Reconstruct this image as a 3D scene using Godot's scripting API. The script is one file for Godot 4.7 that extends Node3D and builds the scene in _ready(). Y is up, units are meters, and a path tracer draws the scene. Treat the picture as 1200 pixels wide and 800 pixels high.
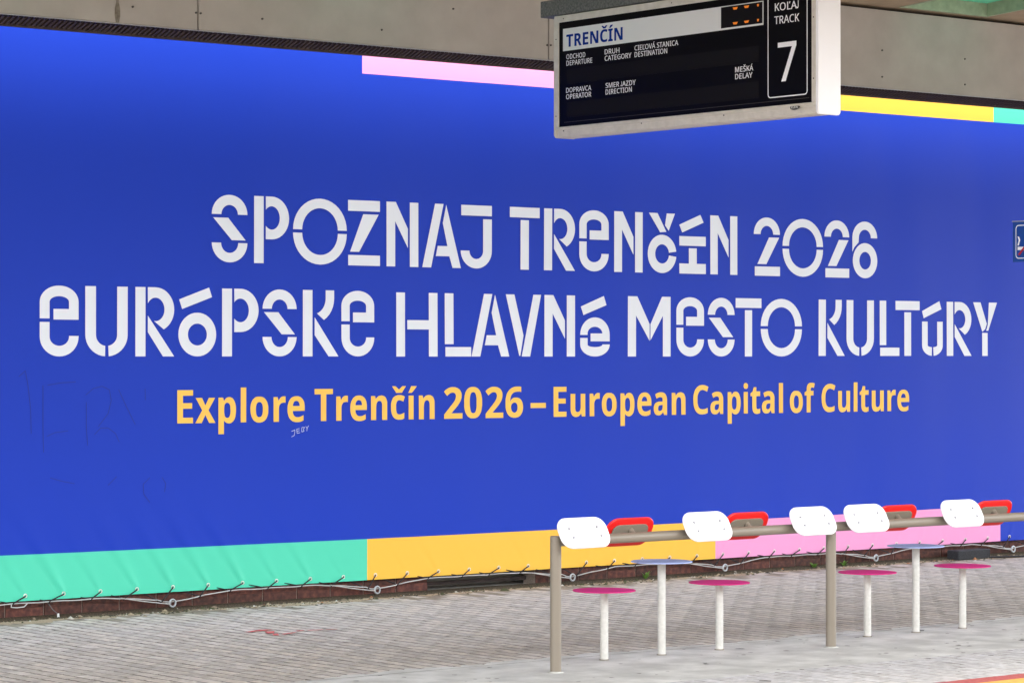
extends Node3D
# A covered railway platform: a long printed banner on the station wall, leaning rail, stools, hanging departure board.
# x runs along the wall, z out of the wall towards the tracks, y up, metres.

var rng := RandomNumberGenerator.new()
var cut_rng := RandomNumberGenerator.new()
var used := {}
var font_regular: SystemFont
var font_bold: SystemFont
var font_medium: FontVariation
var font_heavy: FontVariation
var M := {}

# ---------------------------------------------------------------- helpers
func numbered(called: String) -> String:
	if not used.has(called):
		used[called] = 0
		return called
	used[called] += 1
	return "%s_%03d" % [called, used[called]]

func tag(o: Node, label: String, category: String, group := "", kind := "") -> void:
	if label: o.set_meta("label", label)
	if category: o.set_meta("category", category)
	if group: o.set_meta("group", group)
	if kind: o.set_meta("kind", kind)

func thing(called: String, label: String, category: String, at := Vector3.ZERO, group := "") -> Node3D:
	var o := Node3D.new()
	o.name = numbered(called)
	add_child(o)
	o.position = at
	tag(o, label, category, group)
	return o

func put(mesh: Mesh, called: String, m: Material, parent: Node = null) -> MeshInstance3D:
	var o := MeshInstance3D.new()
	o.mesh = mesh
	o.name = called if parent else numbered(called)
	if m: o.material_override = m
	(parent if parent else self).add_child(o, true)
	return o

func begin() -> SurfaceTool:
	var st := SurfaceTool.new()
	st.begin(Mesh.PRIMITIVE_TRIANGLES)
	return st

func tri(st: SurfaceTool, a: Vector3, b: Vector3, c: Vector3) -> void:
	# front faces run clockwise; the normal comes from the winding
	var n := (c - a).cross(b - a).normalized()
	st.set_normal(n); st.add_vertex(a)
	st.set_normal(n); st.add_vertex(b)
	st.set_normal(n); st.add_vertex(c)

func quad(st: SurfaceTool, a: Vector3, b: Vector3, c: Vector3, d: Vector3) -> void:
	tri(st, a, b, c)
	tri(st, a, c, d)

func hexa(st: SurfaceTool, p: Array) -> void:
	# p: 4 bottom corners (x0z0, x1z0, x1z1, x0z1), 4 top corners in the same order
	quad(st, p[0], p[1], p[2], p[3])
	quad(st, p[7], p[6], p[5], p[4])
	quad(st, p[3], p[2], p[6], p[7])
	quad(st, p[1], p[0], p[4], p[5])
	quad(st, p[2], p[1], p[5], p[6])
	quad(st, p[0], p[3], p[7], p[4])

func add_box(st: SurfaceTool, a: Vector3, b: Vector3, bev := 0.0) -> void:
	if bev <= 0.0:
		hexa(st, [Vector3(a.x, a.y, a.z), Vector3(b.x, a.y, a.z), Vector3(b.x, a.y, b.z), Vector3(a.x, a.y, b.z),
			Vector3(a.x, b.y, a.z), Vector3(b.x, b.y, a.z), Vector3(b.x, b.y, b.z), Vector3(a.x, b.y, b.z)])
		return
	# chamfered box: 6 faces, 12 edge strips, 8 corners
	var c := (a + b) * 0.5
	var h := (b - a) * 0.5
	var i := h - Vector3.ONE * bev
	for s in [-1.0, 1.0]:
		_face(st, c + Vector3(s * h.x, 0, 0), Vector3(0, i.y, 0), Vector3(0, 0, i.z), Vector3(s, 0, 0))
		_face(st, c + Vector3(0, s * h.y, 0), Vector3(i.x, 0, 0), Vector3(0, 0, i.z), Vector3(0, s, 0))
		_face(st, c + Vector3(0, 0, s * h.z), Vector3(i.x, 0, 0), Vector3(0, i.y, 0), Vector3(0, 0, s))
	for s in [-1.0, 1.0]:
		for t in [-1.0, 1.0]:
			_strip(st, c + Vector3(0, s * h.y, t * i.z), c + Vector3(0, s * i.y, t * h.z), Vector3(i.x, 0, 0), Vector3(0, s, t))
			_strip(st, c + Vector3(s * h.x, 0, t * i.z), c + Vector3(s * i.x, 0, t * h.z), Vector3(0, i.y, 0), Vector3(s, 0, t))
			_strip(st, c + Vector3(s * h.x, t * i.y, 0), c + Vector3(s * i.x, t * h.y, 0), Vector3(0, 0, i.z), Vector3(s, t, 0))
			for u in [-1.0, 1.0]:
				_oriented(st, [c + Vector3(s * h.x, t * i.y, u * i.z), c + Vector3(s * i.x, t * h.y, u * i.z), c + Vector3(s * i.x, t * i.y, u * h.z)], Vector3(s, t, u))

func _oriented(st: SurfaceTool, p: Array, out: Vector3) -> void:
	var n: Vector3 = (p[2] - p[0]).cross(p[1] - p[0])
	if n.dot(out) < 0.0: p.reverse()
	if p.size() == 3: tri(st, p[0], p[1], p[2])
	else: quad(st, p[0], p[1], p[2], p[3])

func _face(st: SurfaceTool, c: Vector3, u: Vector3, v: Vector3, out: Vector3) -> void:
	_oriented(st, [c - u - v, c + u - v, c + u + v, c - u + v], out)

func _strip(st: SurfaceTool, a: Vector3, b: Vector3, u: Vector3, out: Vector3) -> void:
	_oriented(st, [a - u, a + u, b + u, b - u], out)

func box(called: String, a: Vector3, b: Vector3, m: Material, parent: Node = null, bev := 0.0) -> MeshInstance3D:
	var st := begin()
	add_box(st, a, b, bev)
	return put(st.commit(), called, m, parent)

func add_tube(st: SurfaceTool, pts: Array, r: float, sides := 8, caps := true) -> void:
	var rings := []
	var up := Vector3.UP
	for k in pts.size():
		var d: Vector3
		if k == 0: d = pts[1] - pts[0]
		elif k == pts.size() - 1: d = pts[k] - pts[k - 1]
		else: d = (pts[k + 1] - pts[k]).normalized() + (pts[k] - pts[k - 1]).normalized()
		d = d.normalized()
		if absf(d.dot(up)) > 0.95: up = Vector3(0.3, 0.1, 1).normalized()
		var a := d.cross(up).normalized()
		var b := a.cross(d).normalized()
		up = b
		var ring := []
		for j in sides:
			var t := TAU * j / sides
			var n := a * cos(t) + b * sin(t)
			ring.append([pts[k] + n * r, n])
		rings.append(ring)
	for k in pts.size() - 1:
		for j in sides:
			var q := [rings[k][j], rings[k][(j + 1) % sides], rings[k + 1][(j + 1) % sides], rings[k + 1][j]]
			for t in [[0, 1, 2], [0, 2, 3]]:
				var tr := [q[t[0]], q[t[1]], q[t[2]]]
				var n: Vector3 = (tr[2][0] - tr[0][0]).cross(tr[1][0] - tr[0][0])
				if n.dot(tr[0][1]) < 0.0: tr.reverse()
				for v in tr:
					st.set_normal(v[1]); st.add_vertex(v[0])
	if caps:
		for e in [0, pts.size() - 1]:
			var d: Vector3 = (pts[0] - pts[1]) if e == 0 else (pts[e] - pts[e - 1])
			for j in sides:
				_oriented(st, [pts[e], rings[e][j][0], rings[e][(j + 1) % sides][0]], d)

func tube(called: String, pts: Array, r: float, m: Material, parent: Node = null, sides := 10) -> MeshInstance3D:
	var st := begin()
	add_tube(st, pts, r, sides)
	return put(st.commit(), called, m, parent)

func add_torus(st: SurfaceTool, c: Vector3, axis: Vector3, big: float, small: float, n := 16, m := 8) -> void:
	var u := axis.cross(Vector3(0.31, 0.77, 0.55)).normalized()
	var v := axis.cross(u).normalized()
	for i in n:
		for j in m:
			var q := []
			for ij in [[i, j], [i + 1, j], [i + 1, j + 1], [i, j + 1]]:
				var a: float = TAU * ij[0] / n
				var b: float = TAU * ij[1] / m
				var rad := u * cos(a) + v * sin(a)
				var nn := rad * cos(b) + axis * sin(b)
				q.append([c + rad * big + nn * small, nn])
			for t in [[0, 1, 2], [0, 2, 3]]:
				var tr := [q[t[0]], q[t[1]], q[t[2]]]
				var nx: Vector3 = (tr[2][0] - tr[0][0]).cross(tr[1][0] - tr[0][0])
				if nx.dot(tr[0][1]) < 0.0: tr.reverse()
				for w in tr:
					st.set_normal(w[1]); st.add_vertex(w[0])

func add_lathe(st: SurfaceTool, c: Vector3, profile: Array, n := 24) -> void:
	# profile: [radius, height] from bottom to top
	for k in profile.size() - 1:
		var p: Array = profile[k]
		var q: Array = profile[k + 1]
		for j in n:
			var a := TAU * j / n
			var b := TAU * (j + 1) / n
			var e0 := Vector3(cos(a), 0, sin(a))
			var e1 := Vector3(cos(b), 0, sin(b))
			var pts := [c + e0 * p[0] + Vector3(0, p[1], 0), c + e1 * p[0] + Vector3(0, p[1], 0), c + e1 * q[0] + Vector3(0, q[1], 0), c + e0 * q[0] + Vector3(0, q[1], 0)]
			var out: Vector3 = (e0 + e1) * (q[1] - p[1]) + Vector3(0, p[0] - q[0], 0) * 2.0
			var nrm: Vector3 = out.normalized()
			for t in [[0, 1, 2], [0, 2, 3]]:
				var tr := [pts[t[0]], pts[t[1]], pts[t[2]]]
				var nx: Vector3 = (tr[2] - tr[0]).cross(tr[1] - tr[0])
				if nx.length() < 1e-12: continue
				if nx.dot(nrm) < 0.0: tr.reverse()
				for w in tr:
					var rad := Vector3(w.x - c.x, 0, w.z - c.z)
					var nn: Vector3 = Vector3(0, signf(nrm.y), 0) if absf(q[1] - p[1]) < 1e-6 else (rad.normalized() * (q[1] - p[1]) + Vector3(0, p[0] - q[0], 0)).normalized()
					st.set_normal(nn); st.add_vertex(w)

func rounded(w: float, h: float, r: float, n := 7) -> PackedVector2Array:
	var p := PackedVector2Array()
	for k in 4:
		var c := Vector2((w * 0.5 - r) * (1 if k in [0, 3] else -1), (h * 0.5 - r) * (1 if k < 2 else -1))
		for i in n + 1:
			var a := PI * 0.5 * (k + float(i) / n)
			p.append(c + Vector2(cos(a), sin(a)) * r)
	return p

func add_slab(st: SurfaceTool, outline: PackedVector2Array, depth: float, bev: float, xf: Transform3D) -> void:
	# a rounded plate: front at +depth/2 along local z, edges chamfered by bev
	var c := Vector2.ZERO
	for p in outline: c += p
	c /= outline.size()
	var layers := [[1.0, -depth * 0.5 + bev], [1.0, depth * 0.5 - bev]]
	var inner := PackedVector2Array()
	for p in outline: inner.append(p - (p - c).normalized() * bev)
	var rows := [inner, outline, outline, inner]
	var zs := [-depth * 0.5, layers[0][1], layers[1][1], depth * 0.5]
	var n := outline.size()
	for k in 3:
		for i in n:
			var j := (i + 1) % n
			var a: Vector3 = xf * Vector3(rows[k][i].x, rows[k][i].y, zs[k])
			var b: Vector3 = xf * Vector3(rows[k][j].x, rows[k][j].y, zs[k])
			var d: Vector3 = xf * Vector3(rows[k + 1][j].x, rows[k + 1][j].y, zs[k + 1])
			var e: Vector3 = xf * Vector3(rows[k + 1][i].x, rows[k + 1][i].y, zs[k + 1])
			var mid := (outline[i] + outline[j]) * 0.5 - c
			_oriented(st, [a, b, d, e], xf.basis * Vector3(mid.x, mid.y, (zs[k] + zs[k + 1]) * 2.0))
	var idx := Geometry2D.triangulate_polygon(inner)
	for s in [0, 3]:
		for t in range(0, idx.size(), 3):
			var q := []
			for u in 3:
				var v := inner[idx[t + u]]
				q.append(xf * Vector3(v.x, v.y, zs[s]))
			_oriented(st, q, xf.basis * Vector3(0, 0, zs[s]))

# ---------------------------------------------------------------- materials
func noise_image(size: int, freq: float, octaves: int, lo: Color, hi: Color, seed_: int, contrast := 1.0, speck := 0.0, stretch := 1.0) -> ImageTexture:
	var f := FastNoiseLite.new()
	f.seed = seed_
	f.noise_type = FastNoiseLite.TYPE_SIMPLEX_SMOOTH
	f.frequency = freq
	f.fractal_type = FastNoiseLite.FRACTAL_FBM
	f.fractal_octaves = octaves
	f.fractal_gain = 0.55
	var img := f.get_seamless_image(size, size)
	img.convert(Image.FORMAT_RGB8)
	var data := img.get_data()
	var r := RandomNumberGenerator.new()
	r.seed = seed_
	for i in size * size:
		var v := (data[i * 3] / 255.0 - 0.5) * contrast + 0.5
		if speck > 0.0: v += r.randf_range(-speck, speck)
		var c := lo.lerp(hi, clampf(v, 0, 1))
		data[i * 3] = int(c.r * 255.0)
		data[i * 3 + 1] = int(c.g * 255.0)
		data[i * 3 + 2] = int(c.b * 255.0)
	img = Image.create_from_data(size, size, false, Image.FORMAT_RGB8, data)
	img.generate_mipmaps()
	return ImageTexture.create_from_image(img)

func normal_image(size: int, freq: float, octaves: int, seed_: int, bump: float) -> ImageTexture:
	var f := FastNoiseLite.new()
	f.seed = seed_
	f.frequency = freq
	f.fractal_octaves = octaves
	var img := f.get_seamless_image(size, size)
	img.convert(Image.FORMAT_RGBA8)
	img.bump_map_to_normal_map(bump)
	return ImageTexture.create_from_image(img)

func mat(c: Color, rough := 0.6, metal := 0.0) -> StandardMaterial3D:
	var m := StandardMaterial3D.new()
	m.albedo_color = c
	m.roughness = rough
	m.metallic = metal
	return m

func noisy(lo: Color, hi: Color, freq: float, scale_: float, seed_: int, rough := 0.8, contrast := 1.4, speck := 0.06, octaves := 5) -> StandardMaterial3D:
	var m := StandardMaterial3D.new()
	m.albedo_texture = noise_image(512, freq, octaves, lo, hi, seed_, contrast, speck)
	m.roughness = rough
	m.uv1_triplanar = true
	m.uv1_world_triplanar = true
	m.uv1_scale = Vector3.ONE * scale_
	return m

func make_materials() -> void:
	M.blue = mat(Color8(30, 62, 184), 0.44)
	M.green = mat(Color8(88, 213, 179), 0.44)
	M.yellow = mat(Color8(250, 194, 78), 0.44)
	M.pink = mat(Color8(242, 162, 208), 0.44)
	for k in ["blue", "green", "yellow", "pink"]: M[k].metallic_specular = 0.28
	M.letter = mat(Color8(232, 236, 242), 0.5)
	M.letter_yellow = mat(Color8(252, 200, 84), 0.5)
	M.pen = mat(Color8(14, 36, 136), 0.6)
	M.marker = mat(Color8(190, 200, 225), 0.6)
	M.concrete = noisy(Color8(182, 176, 168), Color8(198, 192, 184), 0.012, 0.35, 3, 0.85, 1.1, 0.05)
	M.bolt = mat(Color8(78, 74, 70), 0.6)
	M.plaster = noisy(Color8(188, 184, 176), Color8(214, 210, 202), 0.02, 0.4, 5, 0.9)
	M.stain = noisy(Color8(118, 110, 96), Color8(152, 145, 132), 0.03, 1.5, 7, 0.9)
	M.dark_gap = mat(Color8(22, 20, 20), 0.9)
	M.brown = noisy(Color8(58, 46, 41), Color8(86, 70, 62), 0.02, 1.0, 9, 0.7)
	M.flashing = mat(Color8(190, 190, 192), 0.45, 0.6)
	M.soffit = noisy(Color8(164, 146, 124), Color8(186, 166, 142), 0.01, 0.5, 11, 0.85)
	M.green_paint = noisy(Color8(160, 170, 144), Color8(184, 194, 166), 0.02, 0.8, 13, 0.6)
	M.sheet = mat(Color(0.42, 0.80, 0.66), 0.6)
	M.sheet.backlight_enabled = true
	M.sheet.backlight = Color(0.14, 0.21, 0.18)
	M.dark_wall = noisy(Color8(52, 44, 42), Color8(76, 64, 60), 0.02, 0.6, 15, 0.9)
	M.grout = noisy(Color8(128, 114, 104), Color8(156, 144, 132), 0.05, 3.0, 17, 0.95)
	M.tile = []
	for k in 4:
		var d := 6 * k
		M.tile.append(noisy(Color8(74 - d, 40 - d / 2, 34 - d / 2), Color8(112 - d, 64 - d / 2, 52 - d / 2), 0.02, 1.7, 20 + k, 0.75, 1.6, 0.08))
	M.paver = StandardMaterial3D.new()
	M.paver.albedo_texture = noise_image(512, 0.03, 5, Color(0.84, 0.84, 0.84), Color(1, 1, 1), 31, 1.4, 0.12)
	M.paver.vertex_color_use_as_albedo = true
	M.paver.roughness = 0.9
	M.paver.uv1_triplanar = true
	M.paver.uv1_world_triplanar = true
	M.paver.uv1_scale = Vector3.ONE * 0.9
	M.joint = noisy(Color8(84, 79, 72), Color8(114, 108, 98), 0.05, 2.0, 33, 0.95)
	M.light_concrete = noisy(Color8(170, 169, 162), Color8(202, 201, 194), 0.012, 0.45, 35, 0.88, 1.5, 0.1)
	M.ballast = noisy(Color8(88, 82, 76), Color8(138, 130, 122), 0.06, 0.5, 37, 0.95, 1.8, 0.2)
	M.blocker_wall = noisy(Color8(104, 102, 100), Color8(128, 126, 124), 0.03, 0.4, 65, 0.9)
	M.gum = noisy(Color8(92, 90, 86), Color8(140, 137, 130), 0.05, 1.5, 69, 0.9)
	M.kerb = noisy(Color8(150, 148, 142), Color8(182, 180, 174), 0.03, 0.6, 39, 0.9)
	M.red_paint = noisy(Color8(150, 66, 64), Color8(176, 90, 86), 0.04, 1.2, 41, 0.8, 1.6, 0.1)
	M.red_spray = noisy(Color8(198, 74, 72), Color8(196, 122, 114), 0.06, 3.0, 67, 0.9, 2.0, 0.2)
	M.yellow_paint = noisy(Color8(196, 146, 62), Color8(216, 168, 84), 0.04, 1.2, 43, 0.8, 1.6, 0.1)
	M.taupe = mat(Color8(128, 118, 103), 0.42)
	M.taupe.metallic_specular = 0.5
	M.white_pad = mat(Color8(232, 232, 232), 0.45)
	M.red_pad = mat(Color8(226, 24, 22), 0.4)
	M.white_post = noisy(Color8(184, 181, 172), Color8(202, 199, 190), 0.03, 2.0, 45, 0.5, 1.2, 0.04)
	M.magenta = mat(Color8(198, 40, 116), 0.6)
	M.magenta.metallic_specular = 0.25
	M.table_blue = mat(Color8(178, 194, 240), 0.55)
	M.table_blue.metallic_specular = 0.3
	M.screw = mat(Color8(170, 170, 172), 0.4, 0.5)
	M.galv = noisy(Color8(150, 156, 160), Color8(206, 210, 214), 0.05, 4.0, 47, 0.35)
	M.galv.metallic = 0.7
	M.beam = noisy(Color8(84, 86, 82), Color8(122, 122, 116), 0.04, 2.0, 49, 0.6, 1.6, 0.06)
	M.rope = mat(Color8(184, 184, 182), 0.8)
	M.cord = mat(Color8(24, 24, 28), 0.7)
	M.eyelet = mat(Color8(226, 222, 214), 0.4, 0.3)
	M.board_frame = noisy(Color8(206, 200, 186), Color8(222, 216, 203), 0.02, 1.0, 51, 0.5, 1.2, 0.03)
	M.board_white = mat(Color8(252, 252, 252), 0.4)
	M.board_glass = mat(Color8(10, 9, 10), 0.35)
	M.board_glass.metallic_specular = 0.22
	M.lcd = mat(Color8(22, 20, 21), 0.5)
	M.lcd.metallic_specular = 0.22
	M.band = mat(Color8(232, 234, 230), 0.5)
	M.print_white = mat(Color8(250, 250, 250), 0.5)
	M.print_blue = mat(Color8(4, 50, 140), 0.6)
	M.print_blue.metallic_specular = 0.2
	M.led = mat(Color8(236, 132, 30), 0.5)
	M.led.emission_enabled = true
	M.led.emission = Color8(255, 140, 30)
	M.led.emission_energy_multiplier = 0.03
	M.edge_reflection = mat(Color8(66, 58, 48), 0.5)  # tone of the reflection line painted on the board glass
	M.sign_blue = mat(Color8(14, 70, 150), 0.4)
	M.sign_red = mat(Color8(176, 20, 28), 0.4)
	M.rubber = noisy(Color8(28, 30, 34), Color8(52, 54, 58), 0.04, 3.0, 53, 0.8)
	M.litter = StandardMaterial3D.new()
	M.litter.vertex_color_use_as_albedo = true
	M.litter.roughness = 0.95
	M.moss = noisy(Color8(34, 30, 22), Color8(104, 88, 62), 0.05, 2.2, 61, 0.95, 2.2, 0.2)
	M.sand = noisy(Color8(138, 120, 94), Color8(176, 160, 136), 0.05, 2.0, 63, 0.95, 1.8, 0.15)
	M.leaf = mat(Color8(92, 130, 52), 0.6)
	M.leaf.backlight_enabled = true
	M.leaf.backlight = Color8(60, 90, 30)

# ---------------------------------------------------------------- banner surface
const BANNER_BOTTOM := 0.131
const EYELET_0 := 9.408
const EYELET_STEP := 0.2948

func stripe_sag(x: float, y: float) -> float:
	var s := 0.012 * pow((x - 13.66) / 4.4, 2)
	return minf(s, 0.02) * exp(-pow((y - 0.436) / 0.2, 2))

func banner_z(x: float, y: float) -> float:
	var z := 0.0
	z += 0.0035 * sin(x * 2.1 + y * 0.7) + 0.0022 * sin(x * 5.3 - y * 0.8 + 1.0) + 0.0008 * sin(x * 11.0 + y * 0.9) + 0.0012 * sin(x * 0.9 + y * 2.2)
	if y < 1.25:
		var e := (x - EYELET_0) / EYELET_STEP
		var k0 := int(floor(e))
		for k in range(k0 - 2, k0 + 4):
			var xe := EYELET_0 + k * EYELET_STEP
			var hv := absf(sin(k * 12.9898) * 43758.5453)
			hv -= floor(hv)
			var lean := -0.55
			var amp := 0.016
			var reach := 0.20
			if xe > 11.2: amp = 0.016 * clampf((12.4 - xe) / 1.2, 0.0, 1.0)
			if xe > 12.0: amp = 0.002
			if xe > 14.4:
				amp = 0.0078
				lean = 0.30
				reach = 0.34
			amp *= 0.45 + 0.9 * hv
			var dy := maxf(y - 0.166, 0.0)
			var below := 1.0 if y > 0.166 else maxf(0.0, 1.0 - (0.166 - y) / 0.05)
			var fade := exp(-dy / reach) * below * minf(1.0, 0.35 + dy / 0.06)
			for s in 2:
				var d := x - xe - (lean * (1.0 + 0.35 * s) - 0.06 * s) * dy + 0.012 * s
				var w := 0.016 + 0.07 * dy
				z += amp * (1.0 if s == 0 else -0.7) * fade * exp(-d * d / (2.0 * w * w))
	return z

func banner_point(x: float, y: float, lift := 0.0) -> Vector3:
	var yy := y + stripe_sag(x, y)
	return Vector3(x, yy, banner_z(x, yy) + lift)

func banner_patch(called: String, x0: float, x1: float, y0: float, y1: float, nx: int, ny: int, m: Material, parent: Node) -> void:
	var verts := PackedVector3Array()
	var norms := PackedVector3Array()
	var idx := PackedInt32Array()
	for j in ny + 1:
		for i in nx + 1:
			var x := lerpf(x0, x1, float(i) / nx)
			var y := lerpf(y0, y1, float(j) / ny)
			var p := banner_point(x, y)
			verts.append(p)
			var e := 0.004
			var dzx := (banner_z(x + e, p.y) - banner_z(x - e, p.y)) / (2 * e)
			var dzy := (banner_z(x, p.y + e) - banner_z(x, p.y - e)) / (2 * e)
			norms.append(Vector3(-dzx, -dzy, 1).normalized())
	for j in ny:
		for i in nx:
			var a := j * (nx + 1) + i
			var b := a + nx + 1
			idx.append_array([a, b, b + 1, a, b + 1, a + 1])
	var arr := []
	arr.resize(Mesh.ARRAY_MAX)
	arr[Mesh.ARRAY_VERTEX] = verts
	arr[Mesh.ARRAY_NORMAL] = norms
	arr[Mesh.ARRAY_INDEX] = idx
	var mesh := ArrayMesh.new()
	mesh.add_surface_from_arrays(Mesh.PRIMITIVE_TRIANGLES, arr)
	put(mesh, called, m, parent)

# ---------------------------------------------------------------- stencil alphabet (x and y in percent of letter width and height)
func arc(cx: float, cy: float, rx: float, ry: float, a0: float, a1: float) -> PackedVector2Array:
	var p := PackedVector2Array()
	var n := int(maxf(3.0, absf(a1 - a0) / 9.0))
	for i in n + 1:
		var a := deg_to_rad(lerpf(a0, a1, float(i) / n))
		p.append(Vector2(cx + rx * cos(a), cy + ry * sin(a)))
	return p

func pl(v: Array) -> PackedVector2Array:
	var p := PackedVector2Array()
	for i in range(0, v.size(), 2): p.append(Vector2(v[i], v[i + 1]))
	return p

func band(cx: float, cy: float, rx: float, ry: float, ix: float, iy: float, a0: float, a1: float) -> PackedVector2Array:
	var p := arc(cx, cy, rx, ry, a0, a1)
	p.append_array(arc(cx, cy, ix, iy, a1, a0))
	return p

func rect(x0: float, y0: float, x1: float, y1: float) -> PackedVector2Array:
	return pl([x0, y0, x1, y0, x1, y1, x0, y1])

func small_e(cu: float, h: float, leg: float, t: float, bar0: float, bar1: float, cut: float, tail: float, cl: float) -> Array:
	# the round e: upper part with its bar, then the open lower bowl
	var up := PackedVector2Array()
	up.append_array(arc(50, cu, 50, h - cu, 180, 0))
	up.append(Vector2(100, bar0))
	up.append(Vector2(leg + 10, bar0))
	up.append(Vector2(leg + 10, bar1))
	if cu > bar1 + 1.0: up.append(Vector2(100 - leg, bar1))
	up.append_array(arc(50, maxf(cu, bar1), 50 - leg, h - t - maxf(cu, bar1), 0, 180))
	up.append(Vector2(leg, cut))
	up.append(Vector2(0, cut))
	var lo := PackedVector2Array()
	lo.append(Vector2(0, cut - 5))
	lo.append_array(arc(50, cl, 50, cl, 180, 360))
	lo.append(Vector2(100, tail))
	lo.append(Vector2(100 - leg, tail))
	lo.append_array(arc(50, cl, 50 - leg, cl - t, 360, 180))
	lo.append(Vector2(leg, cut - 5))
	return [up, lo]

func small_u(h: float, leg: float, t: float) -> Array:
	var c := h * 0.31
	var a := pl([0, h, leg, h])
	a.append_array(arc(50, c, 50 - leg, c - t, 180, 263))
	a.append_array(arc(50, c, 50, c, 266, 180))
	var b := pl([100, h, 100 - leg, h])
	b.append_array(arc(50, c, 50 - leg, c - t, 360, 279))
	b.append_array(arc(50, c, 50, c, 276, 360))
	return [a, b]

func stencil(ch: String) -> Array:
	match ch:
		"S": return [band(50, 71, 50, 29, 23, 14, 0, 180), pl([4, 66, 46, 66, 95, 33, 56, 33]), band(50, 29, 50, 29, 24, 15, 180, 360)]
		"P":
			var b := pl([33, 36, 50, 36])
			b.append_array(arc(50, 68, 50, 32, -90, 90))
			b.append(Vector2(33, 100))
			b.append_array(arc(50, 68, 23, 17.5, 137, -137))
			return [rect(0, 0, 27, 100), b]
		"O": return [band(50, 52.5, 50, 47.5, 33, 33, 0, 180), band(50, 47.5, 50, 47.5, 33, 33, 180, 360)]
		"Z": return [rect(0, 83.5, 99, 100), pl([47, 79, 95, 79, 34, 21, 6, 21]), rect(0, 0, 99, 16)]
		"N": return [pl([0, 0, 27, 0, 27, 70, 67, 29, 67, 59, 29, 100, 0, 100]), rect(73, 0, 100, 100)]
		"A": return [pl([0, 0, 23, 0, 55, 100, 33, 100]), pl([62, 99, 100, 0, 78, 0, 70, 18, 35, 18, 40, 34, 65, 34, 53, 70])]
		"J":
			var j := pl([100, 78.5, 72, 78.5])
			j.append_array(arc(50, 28, 22, 13, 360, 180))
			j.append_array(arc(50, 28, 50, 28, 180, 360))
			return [rect(2, 83.5, 100, 100), j]
		"T": return [rect(0, 83.5, 100, 100), rect(36, 0, 64, 79.5)]
		"R":
			var r := pl([32, 100])
			r.append_array(arc(52, 68, 48, 32, 90, -64))
			r.append_array(arc(52, 68, 23, 17, -100, 150))
			return [rect(0, 0, 26, 100), r, pl([32, 59, 100, 0, 71, 0, 32, 35])]
		"e": return small_e(77, 100, 25, 15, 52, 67, 53.5, 29, 28)
		"č":
			return [band(50, 32, 50, 32, 24, 16, 8, 352), pl([4, 100, 34, 100, 65, 69, 43, 68]), pl([66, 100, 95, 100, 73, 71, 60, 80])]
		"í": return [pl([0, 82, 80, 100, 92, 87, 11, 69]), rect(0, 47, 100, 63), rect(36, 16.9, 66, 43), rect(0, 0, 100, 17)]
		"2": return [band(50, 71, 50, 29, 24, 14.5, 0, 180), pl([58, 66, 97, 66, 48, 20, 14, 20]), rect(4, 0, 100, 16)]
		"0": return [band(50, 52.5, 50, 47.5, 34, 33, 0, 180), band(50, 47.5, 50, 47.5, 34, 33, 180, 360)]
		"6":
			var s := arc(50, 71, 50, 29, 0, 180)
			s.append(Vector2(0, 46))
			s.append(Vector2(8, 54))
			s.append(Vector2(25, 63))
			s.append_array(arc(50, 71, 24, 14.5, 180, 0))
			return [s, band(51, 31, 49, 31, 23, 15.5, 0, 180), band(51, 31, 49, 31, 23, 15.5, 180, 360)]
		"U": return small_u(100, 25, 15)
		"ó": return [band(50, 32, 50, 32, 25, 16, 0, 180), band(50, 32, 50, 32, 25, 16, 180, 360), pl([2, 83, 81, 101, 89, 87, 10, 69])]
		"K":
			var k := pl([64, 100, 88, 100])
			k.append_array(arc(30, 88, 58, 38, 0, -60))
			k.append_array(arc(30, 88, 34, 24, -74, 0))
			return [rect(0, 0, 27, 100), k, pl([33, 59, 100, 0, 72, 0, 33, 32])]
		"H": return [rect(0, 0, 21, 100), pl([26.5, 42.5, 79, 42.5, 79, 0, 100, 0, 100, 100, 79, 100, 79, 57, 26.5, 57])]
		"L": return [rect(0, 19.5, 33, 100), rect(2, 0, 100, 15)]
		"V": return [pl([0, 100, 24, 100, 50, 34, 41, 1, 38, 1]), pl([78, 100, 100, 100, 69, 0, 45, 0])]
		"é":
			var e := small_e(36, 64.5, 25, 15.5, 25, 38, 35.5, 20, 19.5)
			e.append(pl([2, 82, 80, 100, 89, 85, 11, 68]))
			return e
		"M": return [pl([0, 0, 19, 0, 19, 68, 51, 26, 51, 54, 22, 100, 0, 100]), pl([53, 54, 80, 100, 100, 100, 100, 0, 82, 0, 82, 68, 53, 27])]
		"ú":
			var u := small_u(63, 27, 16)
			u.append(pl([0, 82, 84, 101, 94, 86, 8, 69]))
			return u
		"Y": return [pl([0, 100, 31, 100, 57, 60, 50, 50, 38, 45]), pl([66, 100, 100, 100, 63, 47, 54, 47, 61, 58]), rect(37, 0, 60, 43)]
	return []

func add_print(st: SurfaceTool, poly: PackedVector2Array, lift: float) -> void:
	var idx := Geometry2D.triangulate_polygon(poly)
	for t in range(0, idx.size(), 3):
		var q := []
		for u in 3:
			var v := poly[idx[t + u]]
			q.append(banner_point(v.x, v.y, lift))
		_oriented(st, q, Vector3(0, 0, 1))

func banner_line(text: String, spans: Array, y0: float, y1: float, parent: Node) -> void:
	for k in text.length():
		var a: float = spans[k * 2]
		var b: float = spans[k * 2 + 1]
		var st := begin()
		for p in stencil(text[k]):
			var w := PackedVector2Array()
			for v in p: w.append(Vector2(lerpf(a, b, v.x / 100.0), lerpf(y0, y1, v.y / 100.0)))
			add_print(st, w, 0.003)
		put(st.commit(), "letter", M.letter, parent)

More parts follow.
